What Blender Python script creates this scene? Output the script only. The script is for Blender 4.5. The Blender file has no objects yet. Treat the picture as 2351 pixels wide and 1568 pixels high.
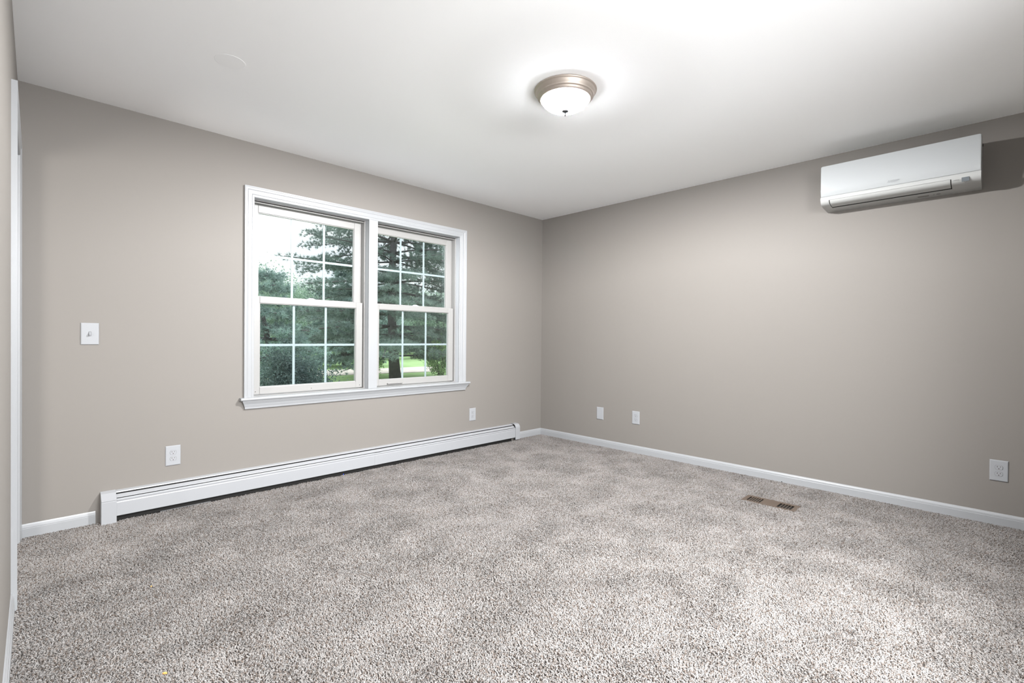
import bpy, bmesh, math, random
import numpy as np
from mathutils import Vector, Matrix

C = bpy.context.scene.collection
sc = bpy.context.scene
R = math.radians

# ------------------------------------------------------------------ camera
cam_d = bpy.data.cameras.new('camera')
cam = bpy.data.objects.new('camera', cam_d)
C.objects.link(cam)
CAM = Vector((-4.11099, -3.6819, 1.09506))
yaw, pitch, roll = 0.79120, -0.00753, 0.00869
fw = Vector((math.cos(pitch) * math.cos(yaw), math.cos(pitch) * math.sin(yaw), math.sin(pitch)))
r0 = Vector((math.sin(yaw), -math.cos(yaw), 0))
u0 = r0.cross(fw)
rr = r0 * math.cos(roll) + u0 * math.sin(roll)
uu = -r0 * math.sin(roll) + u0 * math.cos(roll)
M = Matrix(((rr.x, uu.x, -fw.x), (rr.y, uu.y, -fw.y), (rr.z, uu.z, -fw.z))).to_4x4()
M.translation = CAM
cam.matrix_world = M
cam_d.sensor_width = 36.0
cam_d.lens = 1107.36 / 2351 * 36.0
cam_d.clip_start = 0.01
cam_d.clip_end = 300
sc.camera = cam

# ------------------------------------------------------------------ world, lights, exposure
sc.view_settings.view_transform = 'Standard'
sc.view_settings.look = 'None'
sc.view_settings.gamma = 1
sc.view_settings.use_curve_mapping = False
sc.view_settings.exposure = 0.39
sc.cycles.max_bounces = 12
sc.cycles.diffuse_bounces = 8
sc.cycles.transparent_max_bounces = 24

world = bpy.data.worlds.new('overcast_sky')
sc.world = world
world.use_nodes = True
nt = world.node_tree
bg = nt.nodes['Background']
tc = nt.nodes.new('ShaderNodeTexCoord')
mp = nt.nodes.new('ShaderNodeMapping')
mp.inputs['Scale'].default_value = (1, 1, 2.6)
nz = nt.nodes.new('ShaderNodeTexNoise')
nz.inputs['Scale'].default_value = 5.0
nz.inputs['Detail'].default_value = 6
rp = nt.nodes.new('ShaderNodeValToRGB')
rp.color_ramp.elements[0].position = 0.40
rp.color_ramp.elements[0].color = (0.86, 0.89, 0.96, 1)
rp.color_ramp.elements[1].position = 0.62
rp.color_ramp.elements[1].color = (1.0, 1.0, 1.0, 1)
nt.links.new(tc.outputs['Generated'], mp.inputs[0])
nt.links.new(mp.outputs[0], nz.inputs['Vector'])
nt.links.new(nz.outputs['Fac'], rp.inputs[0])
nt.links.new(rp.outputs[0], bg.inputs[0])
# an overcast sky is brighter overhead than at the horizon
sx = nt.nodes.new('ShaderNodeSeparateXYZ')
gr_ = nt.nodes.new('ShaderNodeMapRange')
gr_.inputs['From Min'].default_value = 0.22
gr_.inputs['From Max'].default_value = 1.0
gr_.inputs['To Min'].default_value = 1.05
gr_.inputs['To Max'].default_value = 4.6
nt.links.new(tc.outputs['Generated'], sx.inputs[0])
nt.links.new(sx.outputs['Z'], gr_.inputs['Value'])
nt.links.new(gr_.outputs[0], bg.inputs[1])


def area(name, loc, target, sx, sy, energy, col):
    d = bpy.data.lights.new(name, 'AREA')
    d.shape = 'RECTANGLE'
    d.size, d.size_y = sx, sy
    d.energy, d.color = energy, col
    o = bpy.data.objects.new(name, d)
    C.objects.link(o)
    o.location = loc
    o.rotation_euler = (Vector(target) - Vector(loc)).to_track_quat('-Z', 'Y').to_euler()
    return o


# first three: unseen fill added behind the camera; last: daylight through the hall window
area('fill_high', (-2.92, -5.30, 2.30), (-0.60, -1.7, 0.1), 2.6, 1.6, 610.0, (0.97, 0.985, 1.0))
area('fill_mid', (-2.90, -4.62, 1.55), (0.20, -3.1, 0.30), 1.9, 1.1, 26.0, (0.97, 0.985, 1.0))
area('fill_low', (-2.92, -5.60, -0.10), (-3.10, -0.5, 2.30), 3.0, 1.6, 58.0, (0.98, 0.985, 1.0))
area('daylight_hall', (-6.05, -1.75, 1.15), (-4.2, -0.5, 1.25), 0.8, 0.9, 42.0, (1.0, 0.97, 0.93))


# ------------------------------------------------------------------ materials
def mat(name, col, rough=0.5, metal=0.0, spec=0.5, noise=None, bump=None, emit=None):
    m = bpy.data.materials.new(name)
    m.use_nodes = True
    n, l = m.node_tree.nodes, m.node_tree.links
    p = n['Principled BSDF']
    p.inputs['Base Color'].default_value = (*col, 1)
    p.inputs['Roughness'].default_value = rough
    p.inputs['Metallic'].default_value = metal
    p.inputs['Specular IOR Level'].default_value = spec
    t = None
    if noise or bump:
        t = n.new('ShaderNodeTexCoord')
    if noise:
        sc_, amt = noise
        z = n.new('ShaderNodeTexNoise')
        z.inputs['Scale'].default_value = sc_
        z.inputs['Detail'].default_value = 4
        mx = n.new('ShaderNodeMix')
        mx.data_type = 'RGBA'
        mx.inputs['A'].default_value = (*[c * (1 - amt) for c in col], 1)
        mx.inputs['B'].default_value = (*[min(1, c * (1 + amt)) for c in col], 1)
        l.new(t.outputs['Object'], z.inputs['Vector'])
        l.new(z.outputs['Fac'], mx.inputs['Factor'])
        l.new(mx.outputs['Result'], p.inputs['Base Color'])
    if bump:
        bs, st, dist = bump
        z2 = n.new('ShaderNodeTexNoise')
        z2.inputs['Scale'].default_value = bs
        z2.inputs['Detail'].default_value = 3
        b = n.new('ShaderNodeBump')
        b.inputs['Strength'].default_value = st
        b.inputs['Distance'].default_value = dist
        l.new(t.outputs['Object'], z2.inputs['Vector'])
        l.new(z2.outputs['Fac'], b.inputs['Height'])
        l.new(b.outputs[0], p.inputs['Normal'])
    if emit:
        p.inputs['Emission Color'].default_value = (*emit[0], 1)
        p.inputs['Emission Strength'].default_value = emit[1]
    return m


WALLP = mat('beige_wall_paint', (0.178, 0.1645, 0.150), 0.62, spec=0.3, noise=(1.3, 0.012), bump=(220, 0.05, 0.001))
CEILP = mat('white_ceiling_paint', (0.93, 0.935, 0.94), 0.85, spec=0.2, noise=(1.1, 0.008), bump=(160, 0.05, 0.001))
TRIMP = mat('white_trim_paint', (0.280, 0.286, 0.294), 0.32, spec=0.5, noise=(6, 0.01))
JAMB_LIT = mat('white_trim_paint_daylit', (0.40, 0.41, 0.43), 0.3, noise=(6, 0.01))  # trim paint made lighter to stand in for window light on the jambs
VINYL = mat('white_window_vinyl', (0.258, 0.253, 0.245), 0.4, noise=(9, 0.012))
GRID = mat('white_window_grid', (0.339, 0.348, 0.361), 0.4, noise=(9, 0.01))
ENAMEL = mat('white_heater_enamel', (0.290, 0.295, 0.306), 0.34, noise=(4, 0.012))
PLATE = mat('white_plate_plastic', (0.280, 0.286, 0.297), 0.5, spec=0.25, noise=(20, 0.008))
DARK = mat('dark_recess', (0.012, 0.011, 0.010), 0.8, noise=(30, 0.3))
SLOT = mat('brown_black_slot', (0.05, 0.03, 0.025), 0.6, noise=(30, 0.2))
STEEL = mat('dull_steel', (0.45, 0.45, 0.46), 0.4, 0.9, noise=(20, 0.1))
GROOVE = mat('grey_plate_groove', (0.15, 0.152, 0.158), 0.7, spec=0.1, noise=(30, 0.05))
NICKEL = mat('brushed_nickel', (0.42, 0.365, 0.32), 0.48, 0.7, noise=(60, 0.05))
FINIAL = mat('dull_nickel', (0.024, 0.024, 0.024), 0.7, 0.0, spec=0.1, noise=(60, 0.05))
ACW = mat('white_gloss_plastic', (0.37, 0.384, 0.388), 0.16, noise=(5, 0.008))
ACB = mat('white_satin_plastic', (0.38, 0.384, 0.376), 0.3, noise=(5, 0.008))
ACDISP = mat('grey_display_lens', (0.105, 0.118, 0.128), 0.25, noise=(30, 0.05))
ACTXT = mat('pale_grey_print', (0.310, 0.322, 0.329), 0.4, noise=(50, 0.03))
DTXT = mat('dark_print', (0.07, 0.07, 0.07), 0.5, noise=(50, 0.1))
STICK = mat('grey_rating_sticker', (0.15, 0.14, 0.13), 0.5, noise=(220, 0.35))
TAUPE = mat('taupe_metal_register', (0.075, 0.054, 0.040), 0.4, spec=0.4, noise=(25, 0.06))
BACKING = mat('carpet_backing', (0.40, 0.335, 0.29), 0.95, spec=0.0, noise=(60, 0.3))
ORANGE = mat('orange_scrap', (0.72, 0.36, 0.10), 0.6, noise=(200, 0.2))
BLUE = mat('blue_scrap', (0.01, 0.05, 0.55), 0.4, noise=(200, 0.2))
PATCH = mat('ceiling_patch_paint', (0.912, 0.917, 0.922), 0.85, spec=0.3, noise=(8, 0.01))
SIDING = mat('outside_wall', (0.5, 0.5, 0.48), 0.8, noise=(4, 0.05))
SOIL = mat('dirt', (0.20, 0.17, 0.14), 0.95, noise=(9, 0.3))


def glass_mat():
    m = bpy.data.materials.new('window_glass')
    m.use_nodes = True
    n, l = m.node_tree.nodes, m.node_tree.links
    n.remove(n['Principled BSDF'])
    tr = n.new('ShaderNodeBsdfTransparent')
    tr.inputs[0].default_value = (0.93, 0.97, 0.97, 1)
    gl = n.new('ShaderNodeBsdfGlossy')
    gl.inputs['Roughness'].default_value = 0.02
    fr = n.new('ShaderNodeFresnel')
    fr.inputs['IOR'].default_value = 1.45
    mx = n.new('ShaderNodeMixShader')
    l.new(fr.outputs[0], mx.inputs[0])
    l.new(tr.outputs[0], mx.inputs[1])
    l.new(gl.outputs[0], mx.inputs[2])
    l.new(mx.outputs[0], n['Material Output'].inputs['Surface'])
    return m


GLASS = glass_mat()


def dome_mat():
    m = bpy.data.materials.new('frosted_lit_glass')
    m.use_nodes = True
    n, l = m.node_tree.nodes, m.node_tree.links
    p = n['Principled BSDF']
    p.inputs['Base Color'].default_value = (0.9, 0.92, 0.95, 1)
    p.inputs['Roughness'].default_value = 0.25
    p.inputs['Emission Color'].default_value = (0.92, 0.95, 1.0, 1)
    p.inputs['Emission Strength'].default_value = 34.0
    tr = n.new('ShaderNodeBsdfTransparent')
    z = n.new('ShaderNodeTexNoise')
    z.inputs['Scale'].default_value = 9
    mr = n.new('ShaderNodeMapRange')
    mr.inputs['To Min'].default_value = 0.46
    mr.inputs['To Max'].default_value = 0.54
    mx = n.new('ShaderNodeMixShader')
    l.new(z.outputs['Fac'], mr.inputs['Value'])
    l.new(mr.outputs[0], mx.inputs[0])
    l.new(tr.outputs[0], mx.inputs[1])
    l.new(p.outputs[0], mx.inputs[2])
    l.new(mx.outputs[0], n['Material Output'].inputs['Surface'])
    return m


DOME = dome_mat()


def leaf_mat(name, c1, c2, scale=1.2):
    m = bpy.data.materials.new(name)
    m.use_nodes = True
    n, l = m.node_tree.nodes, m.node_tree.links
    p = n['Principled BSDF']
    p.inputs['Roughness'].default_value = 0.6
    p.inputs['Specular IOR Level'].default_value = 0.25
    t = n.new('ShaderNodeTexCoord')
    z = n.new('ShaderNodeTexNoise')
    z.inputs['Scale'].default_value = scale
    z.inputs['Detail'].default_value = 5
    z.inputs['Roughness'].default_value = 0.75
    rp = n.new('ShaderNodeValToRGB')
    rp.color_ramp.elements[0].position = 0.38
    rp.color_ramp.elements[0].color = (*c1, 1)
    rp.color_ramp.elements[1].position = 0.64
    rp.color_ramp.elements[1].color = (*c2, 1)
    tl = n.new('ShaderNodeBsdfTranslucent')
    mx = n.new('ShaderNodeMixShader')
    mx.inputs[0].default_value = 0.38
    l.new(t.outputs['Object'], z.inputs['Vector'])
    l.new(z.outputs['Fac'], rp.inputs[0])
    l.new(rp.outputs[0], p.inputs['Base Color'])
    l.new(rp.outputs[0], tl.inputs[0])
    l.new(p.outputs[0], mx.inputs[1])
    l.new(tl.outputs[0], mx.inputs[2])
    l.new(mx.outputs[0], n['Material Output'].inputs['Surface'])
    return m


PINE = leaf_mat('pine_needles', (0.14, 0.185, 0.172), (0.27, 0.345, 0.305))
SPRUCE = leaf_mat('blue_green_needles', (0.16, 0.225, 0.215), (0.34, 0.45, 0.405))
YEW = leaf_mat('dark_shrub_leaves', (0.045, 0.068, 0.070), (0.11, 0.16, 0.14), 3.0)
DECID = leaf_mat('green_leaves', (0.17, 0.255, 0.205), (0.34, 0.46, 0.32))
LIME = leaf_mat('yellow_green_leaves', (0.17, 0.29, 0.13), (0.44, 0.58, 0.29), 2.0)
BARK = mat('grey_brown_bark', (0.115, 0.110, 0.112), 0.9, spec=0.1, noise=(7, 0.35), bump=(16, 0.6, 0.03))
LAWN = mat('lawn_ground', (0.26, 0.37, 0.17), 0.95, spec=0.0, noise=(0.9, 0.3), bump=(30, 0.6, 0.05))
GRAVEL = mat('gravel_track', (0.47, 0.42, 0.37), 0.95, spec=0.0, noise=(2.5, 0.28), bump=(30, 0.5, 0.03))


# ------------------------------------------------------------------ mesh helpers
class MB:
    def __init__(s):
        s.v, s.f, s.sm = [], [], []

    def add(s, vs, fs, smooth=False):
        b = len(s.v)
        s.v += [tuple(q) for q in vs]
        s.f += [tuple(i + b for i in f) for f in fs]
        s.sm += [smooth] * len(fs)
        return s

    def box(s, a, b):
        (x0, y0, z0), (x1, y1, z1) = [[f(p, q) for p, q in zip(a, b)] for f in (min, max)]
        v = [(x0, y0, z0), (x1, y0, z0), (x1, y1, z0), (x0, y1, z0), (x0, y0, z1), (x1, y0, z1), (x1, y1, z1), (x0, y1, z1)]
        return s.add(v, [(3, 2, 1, 0), (4, 5, 6, 7), (0, 1, 5, 4), (1, 2, 6, 5), (2, 3, 7, 6), (3, 0, 4, 7)])

    def loft(s, ringA, ringB, cap=True, smooth=False):
        n = len(ringA)
        fs = [(i, (i + 1) % n, n + (i + 1) % n, n + i) for i in range(n)]
        if cap:
            fs += [tuple(range(n - 1, -1, -1)), tuple(range(n, 2 * n))]
        return s.add(list(ringA) + list(ringB), fs, smooth)

    def prism(s, poly, fa, fb):
        """poly of (u, v); fa, fb map (u, v) to the two end rings"""
        return s.loft([fa(*p) for p in poly], [fb(*p) for p in poly])

    def lathe(s, prof, o, n=48, axis='z', smooth=True, closed=False):
        vs, fs = [], []
        for (r, h) in prof:
            for k in range(n):
                a = 2 * math.pi * k / n
                c, d = r * math.cos(a), r * math.sin(a)
                vs.append({'z': (o[0] + c, o[1] + d, o[2] + h), 'y': (o[0] + c, o[1] + h, o[2] + d), 'x': (o[0] + h, o[1] + c, o[2] + d)}[axis])
        m = len(prof)
        for i in range(m - 1 + (1 if closed else 0)):
            j = (i + 1) % m
            for k in range(n):
                fs.append((i * n + k, i * n + (k + 1) % n, j * n + (k + 1) % n, j * n + k))
        return s.add(vs, fs, smooth)

    def tube(s, pts, rads, n=8, smooth=True):
        pts = [Vector(p) for p in pts]
        vs, fs = [], []
        for i, p in enumerate(pts):
            t = (pts[min(i + 1, len(pts) - 1)] - pts[max(i - 1, 0)]).normalized()
            a = t.orthogonal().normalized() if abs(t.z) > 0.9 else t.cross(Vector((0, 0, 1))).normalized()
            b = t.cross(a)
            for k in range(n):
                w = 2 * math.pi * k / n
                vs.append(p + a * (rads[i] * math.cos(w)) + b * (rads[i] * math.sin(w)))
        for i in range(len(pts) - 1):
            for k in range(n):
                fs.append((i * n + k, i * n + (k + 1) % n, (i + 1) * n + (k + 1) % n, (i + 1) * n + k))
        fs.append(tuple(range(n - 1, -1, -1)))
        fs.append(tuple((len(pts) - 1) * n + k for k in range(n)))
        return s.add(vs, fs, smooth)

    def build(s, name, m, parent=None, bevel=0.0, seg=2, soft=0):
        me = bpy.data.meshes.new(name)
        me.from_pydata(s.v, [], s.f)
        bm = bmesh.new()
        bm.from_mesh(me)
        bmesh.ops.recalc_face_normals(bm, faces=bm.faces)
        bm.to_mesh(me)
        bm.free()
        for p, q in zip(me.polygons, s.sm):
            p.use_smooth = q or bool(soft)
        if soft:
            me.set_sharp_from_angle(angle=R(soft))
        me.materials.append(m)
        o = bpy.data.objects.new(name, me)
        C.objects.link(o)
        if parent:
            o.parent = parent
            o.matrix_parent_inverse = Matrix.Translation(-parent.location) if parent.type == 'EMPTY' else parent.matrix_world.inverted()
        if bevel:
            b = o.modifiers.new('bevel', 'BEVEL')
            b.width, b.segments = bevel, seg
            b.limit_method = 'ANGLE'
            b.angle_limit = R(35)
        return o


def soup(name, verts, faces, m, parent=None):
    """big triangle / quad soups from numpy arrays"""
    me = bpy.data.meshes.new(name)
    k = faces.shape[1]
    me.vertices.add(len(verts))
    me.vertices.foreach_set('co', np.asarray(verts, np.float32).ravel())
    me.loops.add(faces.size)
    me.loops.foreach_set('vertex_index', faces.astype(np.int32).ravel())
    me.polygons.add(len(faces))
    me.polygons.foreach_set('loop_start', np.arange(0, faces.size, k, dtype=np.int32))
    me.update(calc_edges=True)
    me.materials.append(m)
    o = bpy.data.objects.new(name, me)
    C.objects.link(o)
    if parent:
        o.parent = parent
        o.matrix_parent_inverse = Matrix.Translation(-parent.location)
    return o


def tag(o, label=None, cat=None, group=None, kind=None):
    if label: o['label'] = label
    if cat: o['category'] = cat
    if group: o['group'] = group
    if kind: o['kind'] = kind
    return o


def thing(name, loc, label, cat, group=None):
    o = bpy.data.objects.new(name, None)
    o.empty_display_size = 0.1
    C.objects.link(o)
    o.location = loc
    return tag(o, label, cat, group)


def struct(o, label=None):
    o['kind'] = 'structure'
    if label: o['label'] = label
    return o


def struct_root(name, loc):
    o = bpy.data.objects.new(name, None)
    C.objects.link(o)
    o.location = loc
    o['kind'] = 'structure'
    return o


# ------------------------------------------------------------------ room shell
H = 2.44
WX = -4.179          # left wall plane
YF = -4.10           # wall behind the camera
TH = 0.15
FZ = -0.012          # subfloor / carpet backing, pile tips reach z = 0

# floor and ceiling (the hall beyond the doorway shares them)
struct(MB().box((-6.2, YF - 0.2, FZ - 0.12), (0.15, TH, FZ)).build('floor', BACKING))
struct(MB().box((WX - 0.11, YF - 0.2, H), (0.15, TH, H + 0.12)).build('ceiling', CEILP))

# wall with the double window
wz0, wz1 = 0.640, 2.078
w = MB()
w.box((WX - 0.11, 0, FZ), (-3.036, TH, H)).box((-1.184, 0, FZ), (0.15, TH, H))
w.box((-3.036, 0, FZ), (-1.184, TH, wz0)).box((-3.036, 0, wz1), (-1.184, TH, H))
w.box((-2.134, 0, wz0), (-2.086, TH, wz1))
struct(w.build('wall_back', WALLP))
struct(MB().box((0, YF - 0.2, FZ), (0.15, 0, H)).build('wall_right', WALLP))
# left wall with the doorway
d0, d1, dz = -0.885, -0.090, 2.020
w = MB()
w.box((WX, YF - 0.2, FZ), (WX - 0.11, d0 - 0.018, H)).box((WX, d1 + 0.018, FZ), (WX - 0.11, 0, H)).box((WX, d0 - 0.018, dz + 0.018), (WX - 0.11, d1 + 0.018, H))
struct(w.build('wall_left', WALLP))
# wall behind the camera, with an invented opening added for the fill lights
fx0, fx1, fz0, fz1 = -4.00, -1.82, 0.55, 2.15
w = MB()
w.box((WX, YF, FZ), (fx0, YF - TH, H)).box((fx1, YF, FZ), (0, YF - TH, H)).box((fx0, YF, FZ), (fx1, YF - TH, fz0)).box((fx0, YF, fz1), (fx1, YF - TH, H))
struct(w.build('wall_front', WALLP))
w3 = MB()
for (a, b) in (((fx0, YF - 0.10, fz0), (fx0 + 0.05, YF - 0.04, fz1)), ((fx1 - 0.05, YF - 0.10, fz0), (fx1, YF - 0.04, fz1)),
               ((fx0, YF - 0.10, fz0), (fx1, YF - 0.04, fz0 + 0.05)), ((fx0, YF - 0.10, fz1 - 0.05), (fx1, YF - 0.04, fz1)),
               (((fx0 + fx1) / 2 - 0.03, YF - 0.10, fz0), ((fx0 + fx1) / 2 + 0.03, YF - 0.04, fz1))):
    w3.box(a, b)
struct(w3.build('fill_opening_frame', VINYL, bevel=0.004))  # frame of the unseen opening added for the fill
# the hall beyond the doorway
HX = -5.9
w = MB()
w.box((HX, -2.6, FZ), (HX - 0.1, -2.2, H)).box((HX, -1.3, FZ), (HX - 0.1, 0, H)).box((HX, -2.2, FZ), (HX - 0.1, -1.3, 0.62)).box((HX, -2.2, 1.68), (HX - 0.1, -1.3, H))
struct(w.build('wall_hall', WALLP))
struct(MB().box((HX, 0.0, FZ), (WX - 0.11, 0.1, H)).build('wall_hall_back', WALLP))
struct(MB().box((HX, -2.6, FZ), (WX - 0.11, -2.7, H)).build('wall_hall_front', WALLP))
struct(MB().box((HX - 0.1, -2.7, H), (WX - 0.11, 0.1, H + 0.1)).build('ceiling_hall', CEILP))

# baseboards
BASE = [(0.0, FZ), (0.0115, FZ), (0.0115, 0.044), (0.0095, 0.0465), (0.0100, 0.050), (0.0085, 0.058), (0.0055, 0.064), (0.0035, 0.0695), (0.0, 0.0695)]


def base_back(name, x0, x1):
    return struct(MB().prism(BASE, lambda d, z: (x0, -d, z), lambda d, z: (x1, -d, z)).build(name, TRIMP))


base_back('baseboard_back', WX, -3.862)
base_back('baseboard_back', -0.428, 0.0)
struct(MB().prism(BASE, lambda d, z: (-d, 0 - d, z), lambda d, z: (-d, YF, z)).build('baseboard_right', TRIMP))
struct(MB().prism(BASE, lambda d, z: (WX + d, -0.955, z), lambda d, z: (WX + d, YF, z)).build('baseboard_left', TRIMP))
struct(MB().prism(BASE, lambda d, z: (WX, YF + d, z), lambda d, z: (0, YF + d, z)).build('baseboard_front', TRIMP))

# casing profile: w measured outward from the opening, h out of the wall
CAS = [(0.0, 0.0), (0.0, 0.0105), (0.004, 0.0125), (0.013, 0.0128), (0.016, 0.0108), (0.020, 0.0130), (0.040, 0.0140),
       (0.043, 0.0125), (0.047, 0.0150), (0.056, 0.0165), (0.060, 0.0180), (0.066, 0.0180), (0.066, 0.0)]


def casing_parts(root, i0, i1, zb, zt, pt, wid=(1, 1, 1)):
    """two side casings and a mitred head casing around an opening; pt(s, h, z): along the wall, out of the wall, up"""
    a, b, t = wid
    MB().prism(CAS, lambda q, h: pt(i0 - q * a, h, zb), lambda q, h: pt(i0 - q * a, h, zt + q * t)).build('side_casing', TRIMP, root)
    MB().prism(CAS, lambda q, h: pt(i1 + q * b, h, zb), lambda q, h: pt(i1 + q * b, h, zt + q * t)).build('side_casing', TRIMP, root)
    MB().prism(CAS, lambda q, h: pt(i0 - q * a, h, zt + q * t), lambda q, h: pt(i1 + q * b, h, zt + q * t)).build('head_casing', TRIMP, root)


# doorway trim in the left wall
t2 = struct_root('trim_2', (WX, -0.49, 0))
casing_parts(t2, d0 - 0.004, d1 + 0.004, FZ, dz + 0.004, lambda s, h, z: (WX + h, s, z))
MB().box((WX + 0.0005, d0 - 0.0175, FZ), (WX - 0.1105, d0, dz)).box((WX + 0.0005, d1 + 0.0175, FZ), (WX - 0.1105, d1, dz)).box((WX + 0.0005, d0 - 0.0175, dz), (WX - 0.1105, d1 + 0.0175, dz + 0.0175)).build('door_jamb', TRIMP, t2)

# ------------------------------------------------------------------ window trim
UL = (-3.022, -2.152)      # finished opening, left unit
UR = (-2.072, -1.200)
ZS, ZT = 0.664, 2.062      # stool top, head casing lower edge
t1 = struct_root('trim_1', (-2.11, 0, ZS))
casing_parts(t1, UL[0], UR[1], ZS, ZT, lambda s, h, z: (s, -h, z), (0.95, 1.25, 1.10))
MB().box((UL[1], -0.0135, ZS), (UR[0], 0.0, ZT)).build('mullion_casing', TRIMP, t1, bevel=0.002)
# stool with a rounded nose and the crown-shaped apron with returned ends
sb = MB()
sb.prism([(-0.0005, ZS), (-0.038, ZS), (-0.043, ZS - 0.004), (-0.044, ZS - 0.011), (-0.041, ZS - 0.018), (-0.036, ZS - 0.020), (-0.0005, ZS - 0.020)],
         lambda y, z: (-3.110, y, z), lambda y, z: (-1.080, y, z))
for (a, b) in (UL, UR):
    sb.box((a - 0.012, -0.0005, ZS - 0.020), (b + 0.012, 0.066, ZS))
sb.build('stool', TRIMP, t1)
AP = [(0.0, 0.644), (-0.031, 0.644), (-0.031, 0.636), (-0.027, 0.629), (-0.021, 0.617), (-0.018, 0.606), (-0.0165, 0.603), (-0.014, 0.594), (-0.0135, 0.586), (-0.011, 0.583), (0.0, 0.583)]
MB().prism(AP, lambda y, z: (-3.066 + y * 1.0, y, z), lambda y, z: (-1.140 - y * 1.6, y, z)).build('apron', TRIMP, t1)


# ------------------------------------------------------------------ double-hung window units
def ring(mb, x0, x1, z0, z1, l, r, b, t, y0, y1):
    """rectangular frame with member widths l r b t between y0 (room side) and y1"""
    mb.box((x0, y0, z0), (x0 + l, y1, z1)).box((x1 - r, y0, z0), (x1, y1, z1))
    mb.box((x0 + l, y0, z0), (x1 - r, y1, z0 + b)).box((x0 + l, y0, z1 - t), (x1 - r, y1, z1))
    return mb


def window_unit(name, a, b, handle):
    root = struct_root(name, ((a + b) / 2, 0, ZS))
    # painted jamb lining, then the vinyl frame with its stepped stops
    ring(MB(), a - 0.012, b + 0.012, ZS - 0.018, ZT + 0.012, 0.012, 0.012, 0.0175, 0.012, 0.0005, 0.052).build('jamb_lining', JAMB_LIT, root)
    fr = MB()
    ring(fr, a - 0.012, b + 0.012, ZS - 0.018, ZT + 0.012, 0.020, 0.020, 0.020, 0.022, 0.052, 0.148)
    ring(fr, a + 0.004, b - 0.004, ZS, ZT - 0.004, 0.005, 0.005, 0.003, 0.006, 0.052, 0.064)
    fr.box((a + 0.008, 0.108, ZS), (a + 0.016, 0.114, ZT - 0.006)).box((b - 0.016, 0.108, ZS), (b - 0.008, 0.114, ZT - 0.006))
    fr.box((a + 0.008, 0.064, ZT - 0.016), (b - 0.008, 0.100, ZT - 0.008))
    fr.build('window_frame', VINYL, root, bevel=0.0015, seg=1)
    x0, x1 = a + 0.012, b - 0.012
    gx0, gx1 = x0 + 0.050, x1 - 0.055
    cols = [gx0 + (gx1 - gx0) * k / 3 for k in (1, 2)]
    for which in ('upper', 'lower'):
        if which == 'upper':
            y0, y1, z0, z1, g0, g1 = 0.112, 0.144, 1.335, 2.048, 1.380, 1.990
        else:
            y0, y1, z0, z1, g0, g1 = 0.070, 0.104, 0.672, 1.376, 0.723, 1.331
        s = MB()
        ring(s, x0, x1, z0, z1, gx0 - x0, x1 - gx1, g0 - z0, z1 - g1, y0, y1)
        # glazing stop, a shallow lip set back from the face
        sash = s.build(which + '_sash', VINYL, root, bevel=0.003)
        lip = MB()
        ring(lip, gx0 - 0.001, gx1 + 0.001, g0 - 0.001, g1 + 0.001, 0.005, 0.005, 0.005, 0.005, y0 + 0.007, y1 - 0.004)
        lip.build('glazing_stop', VINYL, sash)
        yg = y0 + 0.019
        MB().box((gx0, yg, g0), (gx1, yg + 0.003, g1)).build('glass_pane', GLASS, sash)
        gr = MB()
        for c in cols:
            gr.box((c - 0.0085, yg + 0.0045, g0), (c + 0.0085, yg + 0.0095, g1))
        zm = (g0 + g1) / 2
        gr.box((gx0, yg + 0.0047, zm - 0.0085), (gx1, yg + 0.0093, zm + 0.0085))
        gr.build('grid', GRID, sash)
        if which == 'lower':
            # cam lock on the meeting rail
            xm = (x0 + x1) / 2
            lk = MB()
            lk.prism([(-0.036, 0.0), (-0.034, 0.004), (-0.022, 0.006), (-0.018, 0.013), (0.014, 0.014), (0.018, 0.010), (0.034, 0.005), (0.036, 0.0)],
                     lambda u, v: (xm + u, 0.078, z1 + v), lambda u, v: (xm + u, 0.100, z1 + v))
            lk.build('sash_lock', GRID, sash, bevel=0.0015)
            if handle:
                lh = MB()
                xh = a + 0.215
                lh.prism([(0.0, 0.0), (-0.018, 0.006), (-0.021, 0.012), (-0.019, 0.016), (0.0, 0.013)],
                         lambda u, v: (xh - 0.075, 0.070 + u, 0.684 + v - 0.006), lambda u, v: (xh + 0.075, 0.070 + u, 0.684 + v - 0.006))
                lh.build('lift_handle', VINYL, sash, bevel=0.001)
            else:
                for hx in (x0 + 0.022, xm, x1 - 0.022):
                    MB().lathe([(0.0, 0.0), (0.0028, 0.0), (0.0028, 0.0006), (0.0, 0.0006)], (hx, 0.0692, 0.692), 12, 'y').build('screw_hole', DARK, sash)
    return root


window_unit('window_1', *UL, False)
window_unit('window_2', *UR, True)

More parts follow.
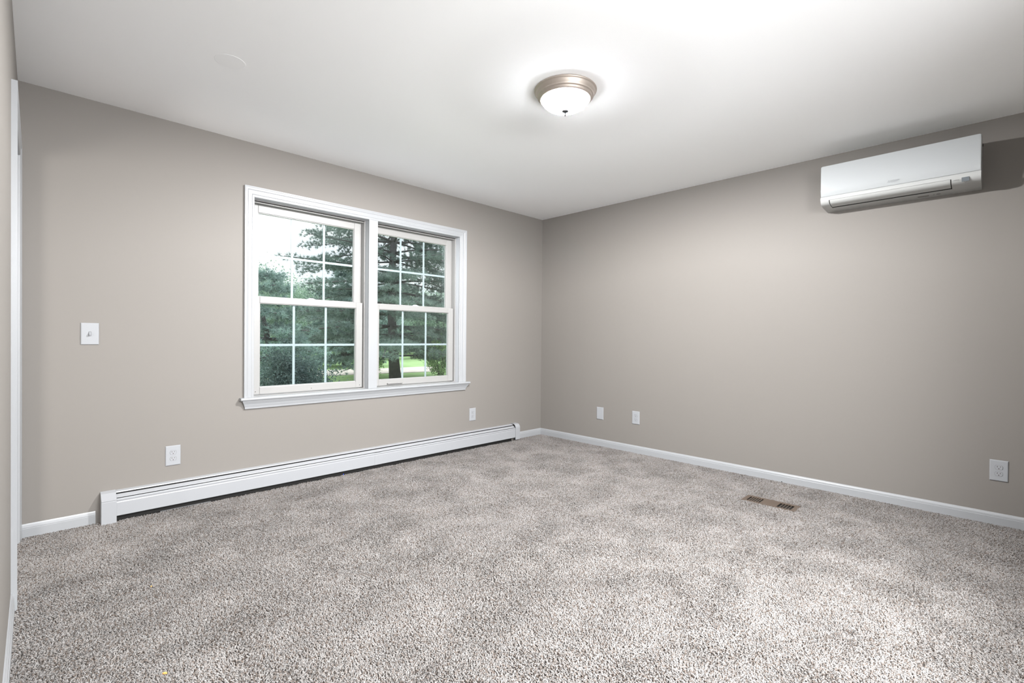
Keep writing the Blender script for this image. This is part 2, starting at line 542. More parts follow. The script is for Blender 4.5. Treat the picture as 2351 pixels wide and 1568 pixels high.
# ------------------------------------------------------------------ baseboard heater
ht = thing('baseboard_heater', (-2.12, 0, 0), 'long white metal baseboard heater along the wall under the window', 'heater')
HX0, HX1 = -3.775, -0.470
bx = lambda x: (lambda y, z: (x, y, z))
MB().prism([(0, 0.172), (0, 0.167), (-0.020, 0.1625), (-0.0225, 0.160), (-0.0245, 0.1605), (-0.0225, 0.1665)], bx(HX0), bx(HX1)).build('hood', ENAMEL, ht)
MB().box((HX0, -0.002, -0.0118), (HX1, -0.0003, 0.167)).build('back_plate', DARK, ht)  # coloured near-black to paint in the shade inside the heater
MB().prism([(-0.0290, 0.1535), (-0.0550, 0.1405), (-0.0560, 0.1385), (-0.0540, 0.1385), (-0.0290, 0.1510)], bx(HX0), bx(HX1)).build('damper', ENAMEL, ht)
fp = [(-0.0595, 0.1350), (-0.0640, 0.1330), (-0.0672, 0.1290), (-0.0672, 0.1240), (-0.0655, 0.1215), (-0.0655, 0.116), (-0.0668, 0.112), (-0.0668, 0.036), (-0.0650, 0.034),
      (-0.0640, 0.036), (-0.0640, 0.128), (-0.0610, 0.1320), (-0.0590, 0.1335)]
fpan = MB().prism(fp, bx(HX0), bx(HX1)).build('front_panel', ENAMEL, ht)
sp = [(y - 0.0013 if y < -0.0641 else y, z) for (y, z) in fp]
MB().prism([(y, z) for (y, z) in sp], bx(-2.118), bx(-2.060)).build('splice_plate', ENAMEL, ht)
MB().box((HX0, -0.056, 0.042), (HX1, -0.006, 0.128)).build('element_dark_fill', DARK, ht)  # near-black box filling the inside, its shade put into the colour
MB().box((HX0, -0.046, -0.0118), (HX1, -0.002, -0.0090)).build('floor_shade_strip', DARK, ht)  # dark strip painting the shadow gap under the heater
MB().box((-3.560, -0.046, 0.0015), (-3.290, -0.036, 0.0045)).build('bottom_strip', STEEL, ht)
# flat end cap at the left, rounded end cap at the right
lc = [(0, 0.175), (-0.0010, 0.175), (-0.0300, 0.166), (-0.0640, 0.1385), (-0.0700, 0.1350), (-0.0705, 0.1310), (-0.0690, 0.1270), (-0.0695, 0.1220), (-0.0695, -0.006), (0, -0.006)]
MB().prism(lc, bx(-3.841), bx(-3.772)).build('end_cap', ENAMEL, ht, bevel=0.001, seg=1)
rc = [(0.0, 0.1785)] + [(-0.030 - 0.044 * math.sin(t), 0.1345 + 0.044 * math.cos(t)) for t in [k * math.pi / 20 for k in range(11)]] + [(-0.0740, 0.012), (-0.0715, 0.012)] + \
     [(-0.030 - 0.0415 * math.sin(t), 0.1345 + 0.0415 * math.cos(t)) for t in [k * math.pi / 20 for k in range(10, -1, -1)]] + [(0.0, 0.176)]
ec = MB().prism(rc, bx(-0.478), bx(-0.412))
ec.box((-0.414, -0.072, 0.012), (-0.412, -0.0002, 0.150))
ec.build('end_cap', ENAMEL, ht)

# ------------------------------------------------------------------ wall plates
PW, PH = 0.080, 0.125


def frame_back(cx, cz):      # plate coordinates on the window wall: u to the right, v up, h out of the wall
    return lambda u, v, h: (cx + u, -h, cz + v)


def frame_right(cy, cz):
    return lambda u, v, h: (-h, cy - u, cz + v)


def plate_mesh(pt):
    m = MB()
    rings = []
    for (ins, h) in ((0, 0.0004), (0, 0.0030), (0.0028, 0.0058), (0.0060, 0.0063)):
        a, b = PW / 2 - ins, PH / 2 - ins
        rings.append([pt(-a, -b, h), pt(a, -b, h), pt(a, b, h), pt(-a, b, h)])
    vs = [p for r in rings for p in r]
    fs = [(0, 1, 2, 3)]
    for i in range(3):
        for k in range(4):
            fs.append((i * 4 + k, i * 4 + (k + 1) % 4, i * 4 + 4 + (k + 1) % 4, i * 4 + 4 + k))
    fs.append((12, 13, 14, 15))
    return m.add(vs, fs)


def disc(pt, u, v, r, h0, h1, n=16):
    m = MB()
    A = [pt(u + r * math.cos(2 * math.pi * k / n), v + r * math.sin(2 * math.pi * k / n), h0) for k in range(n)]
    B = [pt(u + r * math.cos(2 * math.pi * k / n), v + r * math.sin(2 * math.pi * k / n), h1) for k in range(n)]
    return m.loft(A, B)


def pbox(pt, u0, u1, v0, v1, h0, h1, m=None):
    m = m or MB()
    A = [pt(u0, v0, h0), pt(u1, v0, h0), pt(u1, v1, h0), pt(u0, v1, h0)]
    B = [pt(u0, v0, h1), pt(u1, v0, h1), pt(u1, v1, h1), pt(u0, v1, h1)]
    return m.loft(A, B)


def outlet(pt, label):
    t = thing('wall_outlet', pt(0, -PH / 2, 0), label, 'outlet', 'duplex outlets along the walls')
    plate_mesh(pt).build('cover_plate', PLATE, t)
    for s in (1, -1):
        cv = s * 0.0195
        n = 28
        pts = []
        for k in range(n):
            a = 2 * math.pi * k / n
            u, v = 0.0172 * math.cos(a), 0.0172 * math.sin(a)
            pts.append((u, max(-0.0128, min(0.0128, v))))
        # shadow groove round the receptacle, then its raised face
        MB().loft([pt(u * 1.05, cv + v * 1.06, 0.0060) for u, v in pts], [pt(u * 1.05, cv + v * 1.06, 0.00655) for u, v in pts]).build('groove', GROOVE, t)
        rc_ = MB().loft([pt(u, cv + v, 0.0060) for u, v in pts], [pt(u * 0.97, cv + v * 0.97, 0.0080) for u, v in pts]).build('receptacle', PLATE, t)
        sl = MB()
        pbox(pt, -0.0078, -0.0054, cv + 0.0005, cv + 0.0085, 0.0079, 0.0083, sl)
        pbox(pt, 0.0056, 0.0078, cv + 0.0015, cv + 0.0080, 0.0079, 0.0083, sl)
        g = [(0.0026 * math.cos(2 * math.pi * k / 12), 0.0026 * math.sin(2 * math.pi * k / 12)) for k in range(12)]
        sl.loft([pt(u, cv - 0.0068 + v, 0.0079) for u, v in g], [pt(u, cv - 0.0068 + v, 0.0083) for u, v in g])
        sl.build('slots', SLOT, rc_)
    disc(pt, 0, 0, 0.0028, 0.0062, 0.0072).build('screw', PLATE, t)
    return t


outlet(frame_back(-3.4885, 0.331), 'white duplex outlet above the left end of the baseboard heater')
outlet(frame_back(-1.0170, 0.331), 'white duplex outlet above the right end of the baseboard heater')
outlet(frame_right(-1.2285, 0.3375), 'white duplex outlet on the right wall beside the blank plate')
outlet(frame_right(-3.6860, 0.3245), 'white duplex outlet low on the right wall at the right edge of the photo')

pt = frame_right(-0.8150, 0.3320)
t = thing('blank_wall_plate', pt(0, -PH / 2, 0), 'plain white blank wall plate on the right wall nearest the corner', 'wall plate')
plate_mesh(pt).build('cover_plate', PLATE, t)
disc(pt, 0, 0.042, 0.0028, 0.0062, 0.0070).build('screw', PLATE, t)
disc(pt, 0, -0.042, 0.0028, 0.0062, 0.0070).build('screw', PLATE, t)

pt = frame_back(-3.8878, 1.0975)
t = thing('light_switch', pt(0, -PH / 2, 0), 'white toggle light switch on the beige wall left of the window', 'light switch')
plate_mesh(pt).build('cover_plate', PLATE, t)
pbox(pt, -0.0062, 0.0062, -0.0125, 0.0125, 0.0060, 0.0068).build('toggle_slot', GROOVE, t)
tg = MB()
tg.loft([pt(-0.0046, -0.0105, 0.0062), pt(0.0046, -0.0105, 0.0062), pt(0.0046, 0.0105, 0.0062), pt(-0.0046, 0.0105, 0.0062)],
        [pt(-0.0038, -0.0115, 0.0185), pt(0.0038, -0.0115, 0.0185), pt(0.0038, -0.0035, 0.0205), pt(-0.0038, -0.0035, 0.0205)])
tg.build('toggle', PLATE, t, bevel=0.001)
disc(pt, 0, 0.0305, 0.0030, 0.0062, 0.0072).build('screw', PLATE, t)
disc(pt, 0, -0.0305, 0.0030, 0.0062, 0.0072).build('screw', PLATE, t)

# ------------------------------------------------------------------ ceiling light
LX, LY = -2.069, -2.011
lt = thing('ceiling_light', (LX, LY, H), 'round flush ceiling light with nickel rim and lit white glass bowl', 'ceiling light')
PAN = [(0.150, -0.0005), (0.1600, -0.0010), (0.1660, -0.0030), (0.1685, -0.0065), (0.1675, -0.0105), (0.1640, -0.0130), (0.1615, -0.0150), (0.1600, -0.0190), (0.1570, -0.0260),
       (0.1530, -0.0320), (0.1515, -0.0345), (0.1520, -0.0375), (0.1500, -0.0400), (0.1465, -0.0415), (0.1440, -0.0440), (0.1425, -0.0490), (0.1380, -0.0540), (0.1335, -0.0560),
       (0.1310, -0.0545), (0.1300, -0.0500), (0.1280, -0.0300), (0.1200, -0.0050)]
MB().lathe(PAN, (LX, LY, H), 96).build('pan', NICKEL, lt)
DM = []
for k in range(25):
    a = k / 24 * math.pi / 2
    DM.append((0.1290 * math.cos(a) ** 0.92 if k < 24 else 0.0005, -0.0500 - 0.0620 * math.sin(a) ** 1.1))
MB().lathe(DM, (LX, LY, H), 72).build('glass_bowl', DOME, lt)
FN = [(0.0, -0.1100), (0.0180, -0.1110), (0.0192, -0.1140), (0.0170, -0.1180), (0.0100, -0.1215), (0.0056, -0.1230), (0.0048, -0.1350), (0.0044, -0.1385), (0.0024, -0.1405), (0.0, -0.1408)]
MB().lathe(FN, (LX, LY, H), 24).build('finial', FINIAL, lt)
for nm, dx, dz_, en, rad in (('ceiling_bulb', 0.0, 0.042, 730.0, 0.030),):
    bl = bpy.data.lights.new(nm, 'POINT')
    bl.energy = en
    bl.color = (0.985, 0.99, 1.0)
    bl.shadow_soft_size = rad
    blo = bpy.data.objects.new(nm, bl)
    C.objects.link(blo)
    blo.location = (LX + dx, LY, H - dz_)

# faint flat disc on the ceiling
tag(MB().lathe([(0.0, -0.0003), (0.067, -0.0003), (0.066, -0.0009), (0.0, -0.0012)], (-3.431, -1.008, H), 64, smooth=False).build('ceiling_cover_plate', PATCH),
    'faint round flat cover on the ceiling near the left wall', 'cover plate')

# ------------------------------------------------------------------ wall-mounted air conditioner
Y0, Y1 = -2.789, -3.594
ac = thing('air_conditioner', (-0.1, (Y0 + Y1) / 2, 2.02), 'white wall-mounted split air conditioner high on the right wall', 'air conditioner')
FULL = [(0.0, 2.305), (0.190, 2.305), (0.1955, 2.300), (0.1990, 2.092), (0.2090, 2.090), (0.2110, 2.084), (0.2105, 2.072), (0.2080, 2.062), (0.2030, 2.053), (0.1950, 2.0455), (0.1800, 2.0395),
        (0.1550, 2.0355), (0.1300, 2.0330), (0.0700, 2.0290), (0.0040, 2.0250), (0.0, 2.0250)]
RECESS = [(0.0, 2.305), (0.190, 2.305), (0.1955, 2.300), (0.1990, 2.092), (0.2090, 2.090), (0.2110, 2.084), (0.2105, 2.072), (0.2098, 2.0675), (0.1650, 2.0680), (0.1080, 2.0600), (0.1080, 2.0315),
          (0.0700, 2.0290), (0.0040, 2.0250), (0.0, 2.0250)]
VY0, VY1 = -2.839, -3.4655
ay = lambda y: (lambda d, z: (-d, y, z))
body = MB()
body.prism(FULL, ay(Y0), ay(VY0)).prism(FULL, ay(VY1), ay(Y1)).prism(RECESS, ay(VY0), ay(VY1))
body.build('casing', ACB, ac, soft=32)
MB().prism([(0.2085, 2.0668), (0.1650, 2.0672), (0.1090, 2.0592), (0.1090, 2.0322), (0.1110, 2.0325), (0.1110, 2.0500), (0.1700, 2.0600), (0.2050, 2.0640)],
           ay(VY0 - 0.0006), ay(VY1 + 0.0006)).build('air_outlet', DARK, ac)
# front panel, rolled over at its lower edge
PN = [(0.1960, 2.3040), (0.2115, 2.3040), (0.2122, 2.2000), (0.2125, 2.1420), (0.2120, 2.1300), (0.2105, 2.1190), (0.2082, 2.1090), (0.2055, 2.1000), (0.2040, 2.0960), (0.2000, 2.0950)]
def rounded_panel():
    # front panel with rounded corners: the profile is cut back in height near both ends
    m, r, n = MB(), 0.010, 6
    ya, yb = Y0 - 0.0005, Y1 + 0.0005
    st = []
    for k in range(n + 1):
        q = math.pi / 2 * k / n
        st.append((ya - r * (1 - math.cos(q)), r * (1 - math.sin(q))))
    cols = st + [(yb + (ya - y), c) for (y, c) in st[::-1]]
    rings = []
    for (y, c) in cols:
        rings.append([(-(d - (0.25 * c if 0.2 < d else 0)), y, z - c * (1 if z > 2.25 else 0)) for (d, z) in PN])
    k = len(PN)
    vs = [p for r_ in rings for p in r_]
    fs = []
    for i in range(len(rings) - 1):
        for j in range(k):
            fs.append((i * k + j, i * k + (j + 1) % k, (i + 1) * k + (j + 1) % k, (i + 1) * k + j))
    fs.append(tuple(range(k)))
    fs.append(tuple((len(rings) - 1) * k + j for j in range(k)))
    return m.add(vs, fs)


rounded_panel().build('front_panel', ACW, ac, soft=32)
# louver vane: a curved shell over the outlet, with a crease near its lower edge
vo = [(0.2092, 2.0650), (0.2085, 2.0620), (0.2065, 2.0570), (0.2020, 2.0500), (0.1930, 2.0430), (0.1800, 2.0392), (0.1640, 2.0368), (0.1625, 2.0382), (0.1610, 2.0366), (0.1440, 2.0345), (0.1290, 2.0330), (0.1275, 2.0342)]
vi = [(d - 0.0030, z + 0.0040) for (d, z) in vo[::-1]]
MB().prism(vo + vi, ay(VY0 - 0.0045), ay(VY1 + 0.0045)).build('louver', ACB, ac, soft=40)
acpt = lambda u, v, h: (-h, u, v)


def on_face(y0, y1, z0, z1, d, t=0.0008):
    return ((-d - t, y0, z0), (-d + t, y1, z1))


MB().box(*on_face(-3.511, -3.545, 2.042, 2.067, 0.2112)).build('display', ACDISP, ac, bevel=0.0008, seg=1)


def lettering(name, body, size, origin, m, parent, tilt=0.0):
    cu = bpy.data.curves.new(name, 'FONT')
    cu.body = body
    cu.size = size
    cu.extrude = 0.0003
    cu.align_x = 'CENTER'
    tmp = bpy.data.objects.new(name, cu)
    me = bpy.data.meshes.new_from_object(tmp)
    bpy.data.objects.remove(tmp)
    me.materials.clear()
    me.materials.append(m)
    o = bpy.data.objects.new(name, me)
    C.objects.link(o)
    X, Y, Z = Vector((0, -1, 0)), Vector((-math.sin(tilt), 0, math.cos(tilt))), Vector((-math.cos(tilt), 0, -math.sin(tilt)))
    mt = Matrix(((X.x, Y.x, Z.x), (X.y, Y.y, Z.y), (X.z, Y.z, Z.z))).to_4x4()
    mt.translation = Vector(origin)
    o.parent = parent
    o.matrix_parent_inverse = Matrix.Translation(-parent.location)
    o.matrix_world = mt
    o.matrix_basis = mt
    return o


logo = MB()
for (cy, cz) in ((0, 0.0052), (0.0043, -0.0022), (-0.0043, -0.0022)):
    a = math.atan2(cz, cy)
    L, Wd = 0.0052, 0.0027
    dirv = Vector((math.cos(a), math.sin(a)))
    nrm = Vector((-dirv.y, dirv.x))
    pts = [Vector((0, 0)), dirv * L + nrm * Wd, dirv * 2 * L, dirv * L - nrm * Wd]
    logo.loft([(-0.2124, -3.166 + p.x, 2.1195 + p.y) for p in pts], [(-0.2128, -3.166 + p.x, 2.1195 + p.y) for p in pts])
logo.build('logo_mark', ACTXT, ac)
lettering('logo_lettering', 'MITSUBISHI', 0.0092, (-0.2127, -3.1985, 2.1205), ACTXT, ac)
lettering('logo_lettering', 'ELECTRIC', 0.0080, (-0.2123, -3.1965, 2.1125), ACTXT, ac)
lettering('print_lettering', 'INVERTER', 0.0055, (-0.2118, -3.4880, 2.0550), DTXT, ac)
dd_tab = ([2.0395, 2.0455, 2.053, 2.062, 2.072], [0.1800, 0.1950, 0.2030, 0.2080, 0.2105])
ic = MB()
for (u, z, wv) in ((0.0, 2.0565, 0.0055), (0.0, 2.0500, 0.0040), (-0.0055, 2.0478, 0.0055), (0.0060, 2.0492, 0.0055), (0.0, 2.0455, 0.0060)):
    zz = z - 0.0165 + 0.013
    d = float(np.interp(zz, *dd_tab))
    ic.box((-d - 0.0010, -3.528 - u - wv / 2, zz - 0.0005), (-d + 0.0030, -3.528 - u + wv / 2, zz + 0.0005))
ic.build('print_icon', DTXT, ac)
# rating sticker on the underside
sk = MB()
sk.loft([(-0.042, -3.297, 2.0272), (-0.060, -3.297, 2.0283), (-0.060, -3.352, 2.0283), (-0.042, -3.352, 2.0272)],
        [(-0.042, -3.297, 2.0266), (-0.060, -3.297, 2.0277), (-0.060, -3.352, 2.0277), (-0.042, -3.352, 2.0266)])
sk.build('rating_sticker', STICK, ac)
sk = MB()
for (a, b, p, q) in ((-3.372, -3.380, 0.050, 0.056), (-3.388, -3.408, 0.048, 0.054), (-3.390, -3.406, 0.060, 0.063)):
    zf = lambda d: 2.0250 + (d - 0.004) / 0.066 * 0.004
    sk.loft([(-p, a, zf(p)), (-q, a, zf(q)), (-q, b, zf(q)), (-p, b, zf(p))], [(-p, a, zf(p) - 0.0005), (-q, a, zf(q) - 0.0005), (-q, b, zf(q) - 0.0005), (-p, b, zf(p) - 0.0005)])
sk.build('print_mark', DTXT, ac)
MB().lathe([(0.0, 0.0), (0.008, 0.0), (0.008, -0.003), (0.0, -0.003)], (-0.012, Y1, 2.292), 20, 'y').build('side_hole', DARK, ac)

# ------------------------------------------------------------------ floor register
rg = thing('floor_register', (-0.585, -2.607, 0), 'taupe metal floor vent set in the carpet near the right wall', 'floor vent')
rx0, rx1, ry0, ry1 = -0.660, -0.520, -2.772, -2.442
zt_, zb_ = 0.0005, -0.0025
fpm = MB()
s0, s1 = -0.640, -0.546          # slot span across the plate
groups = [(-2.470, -2.556), (-2.658, -2.744)]
fpm.box((rx0, ry0, zb_), (s0, ry1, zt_)).box((s1, ry0, zb_), (rx1, ry1, zt_))
fpm.box((s0, groups[0][0], zb_), (s1, ry1, zt_)).box((s0, groups[1][0], zb_), (s1, groups[0][1], zt_)).box((s0, ry0, zb_), (s1, groups[1][1], zt_))
fpm.build('faceplate', TAUPE, rg)
for gi, (a, b) in enumerate(groups):
    n = 6 - gi
    for k in range(1, n):
        y = a + (b - a) * k / n
        wv = 0.0030 if gi == 0 else 0.0020
        MB().box((s0, y - wv, zb_), (s1, y + wv, zt_ - 0.0003)).build('slat', TAUPE, rg)
MB().box((s0 - 0.008, ry0 + 0.008, -0.0118), (s1 + 0.008, ry1 - 0.008, -0.0100)).build('duct', DARK, rg)

# ------------------------------------------------------------------ scraps on the carpet
tag(MB().lathe([(0.0, 0.0045), (0.0025, 0.0035), (0.0034, 0.0), (0.0025, -0.0035), (0.0, -0.0045)], (-2.3755, -0.0430, 0.004), 10).build('carpet_scrap', BLUE), 'tiny blue scrap on the carpet under the baseboard heater', 'scrap')


def flake(x, y, s, label, ang):
    m = MB()
    pts = [(-1, -0.25), (-0.3, -0.4), (0.9, -0.2), (1.0, 0.2), (0.2, 0.45), (-0.8, 0.3)]
    ca, sa = math.cos(ang), math.sin(ang)
    f = lambda u, v, z: (x + s * (u * ca - v * sa), y + s * (u * sa + v * ca), z)
    m.loft([f(u, v, -0.001) for u, v in pts], [f(u * 0.8, v * 0.8, 0.0035) for u, v in pts])
    tag(m.build('carpet_scrap', ORANGE), label, 'scrap')


tag(MB().lathe([(0.0, 0.006), (0.003, 0.004), (0.004, 0.0), (0.0, -0.002)], (-0.0165, -2.511, 0.002), 8).build('carpet_scrap', DARK), 'tiny dark scrap on the carpet edge against the right baseboard', 'scrap')
flake(-3.752, -1.101, 0.0045, 'tiny orange scrap on the carpet near the doorway at left', 0.8)
flake(-3.812, -1.795, 0.0070, 'small orange scrap on the carpet at the bottom left of the photo', -0.75)

# ------------------------------------------------------------------ carpet pile
rng = np.random.default_rng(7)


def carpet():
    sp_ = 0.0048
    xs = np.arange(-4.40, 0.0, sp_)
    ys = np.arange(YF, 0.0, sp_)
    gx, gy = np.meshgrid(xs, ys)
    x = (gx + rng.uniform(-0.5, 0.5, gx.shape) * sp_).ravel()
    y = (gy + rng.uniform(-0.5, 0.5, gy.shape) * sp_).ravel()
    keep = (x < -0.010) & (y < -0.010)
    keep &= ~((x < WX + 0.010) & ~((y > d0 + 0.003) & (y < d1 - 0.003)))
    keep &= ~((x > rx0 + 0.004) & (x < rx1 - 0.006) & (y > ry0 + 0.004) & (y < ry1 - 0.004))
    keep &= ~((x > -3.842) & (x < -3.771) & (y > -0.072))
    keep &= ~((x > -3.80) & (x < -0.45) & (y > -0.043 + 0.004 * np.sin(37 * x)))
    # nothing lies out of sight behind the camera
    keep &= ~((y < -3.72) & (x < -3.2))
    x, y = x[keep], y[keep]
    n = len(x)
    # pile lean follows slow swirls left by the vacuum and by feet
    ph = 1.3 * np.sin(5.7 * x + 2.9 * y) + 1.5 * np.sin(6.3 * y - 4.1 * x + 1.0) + 1.2 * np.sin(11.1 * x + 8.7 * y) + 1.2 * np.sin(13.0 * y - 7.0 * x + 2.0)
    ang = ph + rng.normal(0, 1.5, n)
    lean = rng.uniform(0.0025, 0.0075, n)
    hgt = rng.uniform(0.0095, 0.0140, n)
    dx, dy = np.cos(ang) * lean, np.sin(ang) * lean
    jx, jy = rng.normal(0, 0.0010, n), rng.normal(0, 0.0010, n)
    P = np.zeros((n, 4, 3), np.float32)
    P[:, 0] = np.stack([x, y, np.full(n, FZ)], 1)
    P[:, 1] = np.stack([x + dx * 0.15 + jx, y + dy * 0.15 + jy, FZ + hgt * 0.45], 1)
    P[:, 2] = np.stack([x + dx * 0.6 - jx, y + dy * 0.6 - jy, FZ + hgt * 0.85], 1)
    P[:, 3] = np.stack([x + dx * 1.25, y + dy * 1.25, FZ + hgt], 1)
    rad = np.tile(np.array([0.0018, 0.0020, 0.0018, 0.0010], np.float32), (n, 1)) * rng.uniform(0.8, 1.2, (n, 1))
    hc = bpy.data.hair_curves.new('carpet')
    hc.add_curves([4] * n)
    hc.attributes['position'].data.foreach_set('vector', P.ravel())
    ra = hc.attributes.get('radius') or hc.attributes.new('radius', 'FLOAT', 'POINT')
    ra.data.foreach_set('value', rad.astype(np.float32).ravel())
    m = bpy.data.materials.new('beige_carpet_yarn')
    m.use_nodes = True
    nn, l = m.node_tree.nodes, m.node_tree.links
    p = nn['Principled BSDF']
    p.inputs['Roughness'].default_value = 0.85
    p.inputs['Specular IOR Level'].default_value = 0.1
    hi = nn.new('ShaderNodeHairInfo')
    rp_ = nn.new('ShaderNodeValToRGB')
    e = rp_.color_ramp.elements
    e[0].position, e[0].color = 0.0, (0.42, 0.345, 0.295, 1)
    e[1].position, e[1].color = 1.0, (0.85, 0.83, 0.81, 1)
    k = e.new(0.16); k.color = (0.52, 0.445, 0.395, 1)
    k = e.new(0.24); k.color = (0.66, 0.615, 0.58, 1)
    k = e.new(0.60); k.color = (0.74, 0.70, 0.665, 1)
    k = e.new(0.68); k.color = (0.81, 0.785, 0.76, 1)
    for q in rp_.color_ramp.elements:
        q.color = (q.color[0], q.color[1] * 0.982, q.color[2] * 0.976, 1)
    ge = nn.new('ShaderNodeNewGeometry')
    z = nn.new('ShaderNodeTexNoise')
    z.inputs['Scale'].default_value = 4.5
    z.inputs['Detail'].default_value = 4
    mr = nn.new('ShaderNodeMapRange')
    mr.inputs['From Min'].default_value = 0.36
    mr.inputs['From Max'].default_value = 0.64
    mr.inputs['To Min'].default_value = 0.242
    mr.inputs['To Max'].default_value = 0.312
    mx = nn.new('ShaderNodeMix')
    mx.data_type = 'RGBA'
    mx.blend_type = 'MULTIPLY'
    mx.inputs['Factor'].default_value = 1.0
    l.new(hi.outputs['Random'], rp_.inputs[0])
    l.new(ge.outputs['Position'], z.inputs['Vector'])
    l.new(z.outputs['Fac'], mr.inputs['Value'])
    l.new(rp_.outputs[0], mx.inputs['A'])
    l.new(mr.outputs[0], mx.inputs['B'])
    l.new(mx.outputs['Result'], p.inputs['Base Color'])
    hc.materials.append(m)
    o = bpy.data.objects.new('carpet', hc)
    C.objects.link(o)
    tag(o, 'beige speckled cut pile carpet covering the whole floor', 'carpet', kind='stuff')


carpet()

# ------------------------------------------------------------------ outside
GZ = -0.50
tag(MB().box((-12, 0.6, GZ - 0.3), (60, 75, GZ)).build('lawn', LAWN), 'green lawn outside the window', 'lawn', kind='stuff')
gm = MB()
xs = [-12 + k * 3 for k in range(20)]
lo = [15.0 + 0.35 * math.sin(0.5 * x) for x in xs]
hi_ = [18.3 + 0.4 * math.sin(0.37 * x + 1) for x in xs]
for k in range(len(xs) - 1):
    gm.loft([(xs[k], lo[k], GZ), (xs[k + 1], lo[k + 1], GZ), (xs[k + 1], hi_[k + 1], GZ), (xs[k], hi_[k], GZ)],
            [(xs[k], lo[k], GZ + 0.02), (xs[k + 1], lo[k + 1], GZ + 0.02), (xs[k + 1], hi_[k + 1], GZ + 0.02), (xs[k], hi_[k], GZ + 0.02)], cap=True)
tag(gm.build('gravel_track', GRAVEL), 'pale gravel track crossing the lawn outside', 'track', kind='stuff')


def tris(centers, dirs, length, width, spread, nper, g):
    """nper slim triangles fanning out from each center along its direction"""
    n = len(centers)
    c = np.repeat(centers, nper, 0)
    d = np.repeat(dirs, nper, 0) + g.normal(0, spread, (n * nper, 3))
    d /= np.linalg.norm(d, axis=1, keepdims=True) + 1e-9
    s = np.cross(d, g.normal(0, 1, d.shape))
    s /= np.linalg.norm(s, axis=1, keepdims=True) + 1e-9
    L = length * g.uniform(0.6, 1.25, (len(c), 1))
    W = width * g.uniform(0.7, 1.3, (len(c), 1))
    V = np.stack([c - s * W * 0.5, c + s * W * 0.5, c + d * L], 1).reshape(-1, 3)
    F = np.arange(len(V)).reshape(-1, 3)
    return V, F


def quads(centers, size, g, flat=0.0):
    n = len(centers)
    a = g.normal(0, 1, (n, 3))
    a[:, 2] *= (1 - flat)
    a /= np.linalg.norm(a, axis=1, keepdims=True)
    b = np.cross(a, g.normal(0, 1, (n, 3)))
    b /= np.linalg.norm(b, axis=1, keepdims=True)
    L = size * g.uniform(0.6, 1.3, (n, 1))
    V = np.stack([centers - a * L, centers + b * L * 0.55, centers + a * L, centers - b * L * 0.55], 1).reshape(-1, 3)
    return V, np.arange(len(V)).reshape(-1, 4)


def pine(name, base, height, r_trunk, reach, whorl0, label, seed, m=PINE, step=0.42, per=5, dens=1.0, nl=0.12, nw=0.013, group=None, flatness=0.12):
    g = np.random.default_rng(seed)
    root = thing(name, base, label, 'tree', group)
    bx_, by_, bz_ = base
    bend = [(bx_ + 0.12 * math.sin(k * 0.9 + seed), by_ + 0.10 * math.cos(k * 0.7 + seed), bz_ + 0.002 + height * k / 10) for k in range(11)]
    kt = 10 if height > 8 else 7
    tr_ = MB().tube(bend[:kt], [r_trunk * (1.28 if k == 0 else 1.0 - 0.085 * k) for k in range(kt)], 14)
    tr_.build('trunk', BARK, root)
    br = MB()
    cen, dr = [], []
    z = whorl0
    while z < height - 0.3:
        f = (z - whorl0) / (height - whorl0)
        L0 = reach * (1 - f) ** 0.75 * (0.75 + 0.25 * min(1, f * 8))
        off = g.uniform(0, 6.28)
        for k in range(per):
            a = off + k * 6.283 / per + g.normal(0, 0.25)
            L = L0 * g.uniform(0.65, 1.12)
            t_ = min(9.99, z / height * 10)
            i = int(t_)
            o0 = Vector(bend[i]).lerp(Vector(bend[i + 1]), t_ - i)
            rise = g.uniform(-0.10, 0.16)
            pts = []
            for q in range(6):
                s = q / 5
                pts.append(o0 + Vector((math.cos(a) * L * s, math.sin(a) * L * s, L * (rise * s - 0.22 * s * s + 0.10 * s ** 3) + 0.02)))
            br.tube(pts, [max(0.010, 0.050 * (1 - 0.8 * q / 5) * (L / max(reach, 0.1)) ** 0.5) for q in range(6)], 5)
            nside = int(11 * dens * (0.5 + L / reach))
            for q in range(nside):
                s = g.uniform(0.22, 1.0)
                u = s * 5
                ii = min(4, int(u))
                p = np.array(pts[ii].lerp(pts[ii + 1], u - ii))
                side = g.choice([-1, 1])
                sa = a + side * g.uniform(0.5, 1.2)
                sl = L * 0.30 * (1.15 - s) + 0.18
                m_ = max(3, int(sl / 0.075))
                for w_ in range(m_):
                    e = (w_ + g.uniform(0, 1)) / m_ * sl
                    cc = p + np.array([math.cos(sa) * e, math.sin(sa) * e, g.normal(0, flatness) * 0.5 - 0.06 * e])
                    cen.append(cc)
                    dr.append([math.cos(sa), math.sin(sa), 0.15])
        z += step * g.uniform(0.8, 1.2)
    br.build('branches', BARK, root)['kind'] = 'stuff'
    cen, dr = np.array(cen), np.array(dr)
    ok = cen[:, 2] > bz_ + 0.22
    cen, dr = cen[ok], dr[ok]
    V, F = tris(np.array(cen), np.array(dr), nl, nw, 0.8, 22, g)
    soup('foliage', V, F, m, root)
    return root


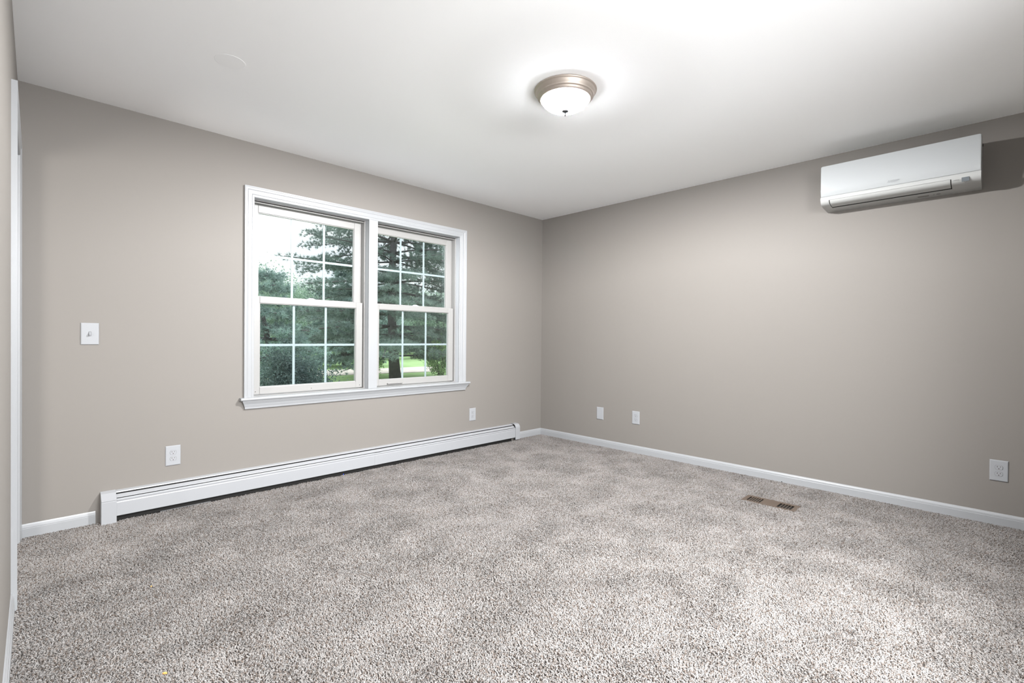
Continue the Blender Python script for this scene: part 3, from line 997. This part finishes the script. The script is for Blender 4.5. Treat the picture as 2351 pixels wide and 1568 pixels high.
def leafy(name, base, rx, ry, rz, cz, n, leaf, label, seed, m, trunk=0.12, group=None, cat='tree', clumps=60, stems=0):
    g = np.random.default_rng(seed)
    root = thing(name, base, label, cat, group)
    b = np.array(base)
    if stems:
        s_ = MB()
        for k in range(stems):
            a = g.uniform(0, 6.28)
            e = (b[0] + math.cos(a) * rx * 0.6, b[1] + math.sin(a) * ry * 0.6, b[2] + cz + rz * g.uniform(-0.1, 0.5))
            s_.tube([(b[0] + math.cos(a) * 0.08, b[1] + math.sin(a) * 0.08, b[2] + 0.001), ((b[0] * 1.3 + e[0] * 0.7) / 2, (b[1] * 1.3 + e[1] * 0.7) / 2, (b[2] + e[2]) / 2), e], [trunk, trunk * 0.7, trunk * 0.3], 6)
        s_.build('stems', BARK, root)['kind'] = 'stuff'
    else:
        MB().tube([(b[0], b[1], b[2] + 0.001), (b[0] + 0.05, b[1], b[2] + cz * 0.6), (b[0], b[1] + 0.05, b[2] + cz + rz * 0.3)], [trunk * 1.2, trunk, trunk * 0.4], 10).build('trunk', BARK, root)
    # clumps on and inside an ellipsoid, leaves scattered round each clump
    d = g.normal(0, 1, (clumps, 3))
    d /= np.linalg.norm(d, axis=1, keepdims=True)
    rad = g.uniform(0.45, 1.0, (clumps, 1)) ** 0.6
    cc = d * rad * np.array([rx, ry, rz]) + b + np.array([0, 0, cz])
    k = n // clumps
    pts = np.repeat(cc, k, 0) + g.normal(0, 1, (k * clumps, 3)) * np.array([rx, ry, rz]) * 0.16
    pts = pts[pts[:, 2] > b[2] + 2.2 * leaf]
    V, F = quads(pts, leaf, g)
    soup('foliage', V, F, m, root)
    return root


def ground_at(k, t):      # x/y slope seen from the room, depth factor -> a point on the ground
    return (CAM.x + k * t, CAM.y + t, GZ)


pine('pine_tree', ground_at(0.598, 16.2), 13.5, 0.180, 5.3, 0.85, 'tall pine with a bare grey trunk seen through the right window', 3, dens=1.7, step=0.40, per=6)
pine('evergreen_tree', ground_at(0.315, 13.2), 3.5, 0.11, 1.9, 0.35, 'bushy evergreen seen through the left panes of the left window', 11, m=SPRUCE, step=0.30, per=6, dens=1.3)
pine('pine_tree', ground_at(0.475, 24.5), 5.6, 0.16, 2.9, 0.6, 'blue green evergreen beyond the gravel track, behind the left window', 21, m=SPRUCE, step=0.36, per=6, dens=1.0, nl=0.17, nw=0.022)
leafy('dark_shrub', ground_at(0.372, 6.3), 0.50, 0.45, 0.74, 0.66, 42000, 0.015, 'dark evergreen shrub close outside the left window', 5, YEW, 0.02, cat='shrub', clumps=190, stems=7)
leafy('leafy_shrub', ground_at(0.735, 14.5), 0.55, 0.55, 0.62, 0.85, 5200, 0.036, 'yellow green leafy shrub outside the right window, lower right panes', 6, LIME, 0.03, cat='shrub', clumps=70, stems=6)
leafy('leafy_sapling', ground_at(0.535, 15.0), 0.42, 0.4, 0.55, 0.75, 2600, 0.036, 'small green sapling just left of the pine trunk outside', 8, LIME, 0.02, cat='sapling', clumps=30, stems=4)
BT = [(0.29, 29, 2.8, 2.2, 2.6, 2.6, 'round green tree at the far left of the view outside', DECID),
      (0.40, 38, 3.4, 2.4, 2.7, 2.8, 'green tree behind the bushy evergreen in the left window', DECID),
      (0.52, 31, 2.6, 2.2, 2.4, 2.4, 'far green tree between the evergreen and the tall pine', SPRUCE),
      (0.63, 40, 3.4, 2.4, 3.1, 3.0, 'far green tree right behind the pine trunk', DECID),
      (0.74, 30, 2.6, 2.2, 2.5, 2.5, 'far green tree right of the pine trunk', DECID),
      (0.87, 39, 3.8, 2.4, 3.3, 3.2, 'far green tree at the right edge of the right window', SPRUCE)]
for i, (k, t, a, b, c, cz, lab, m) in enumerate(BT):
    leafy('background_tree', ground_at(k, t), a, b, c, cz, 52000, 0.055, lab, 40 + i, m, 0.18, 'trees beyond the gravel track', clumps=240)
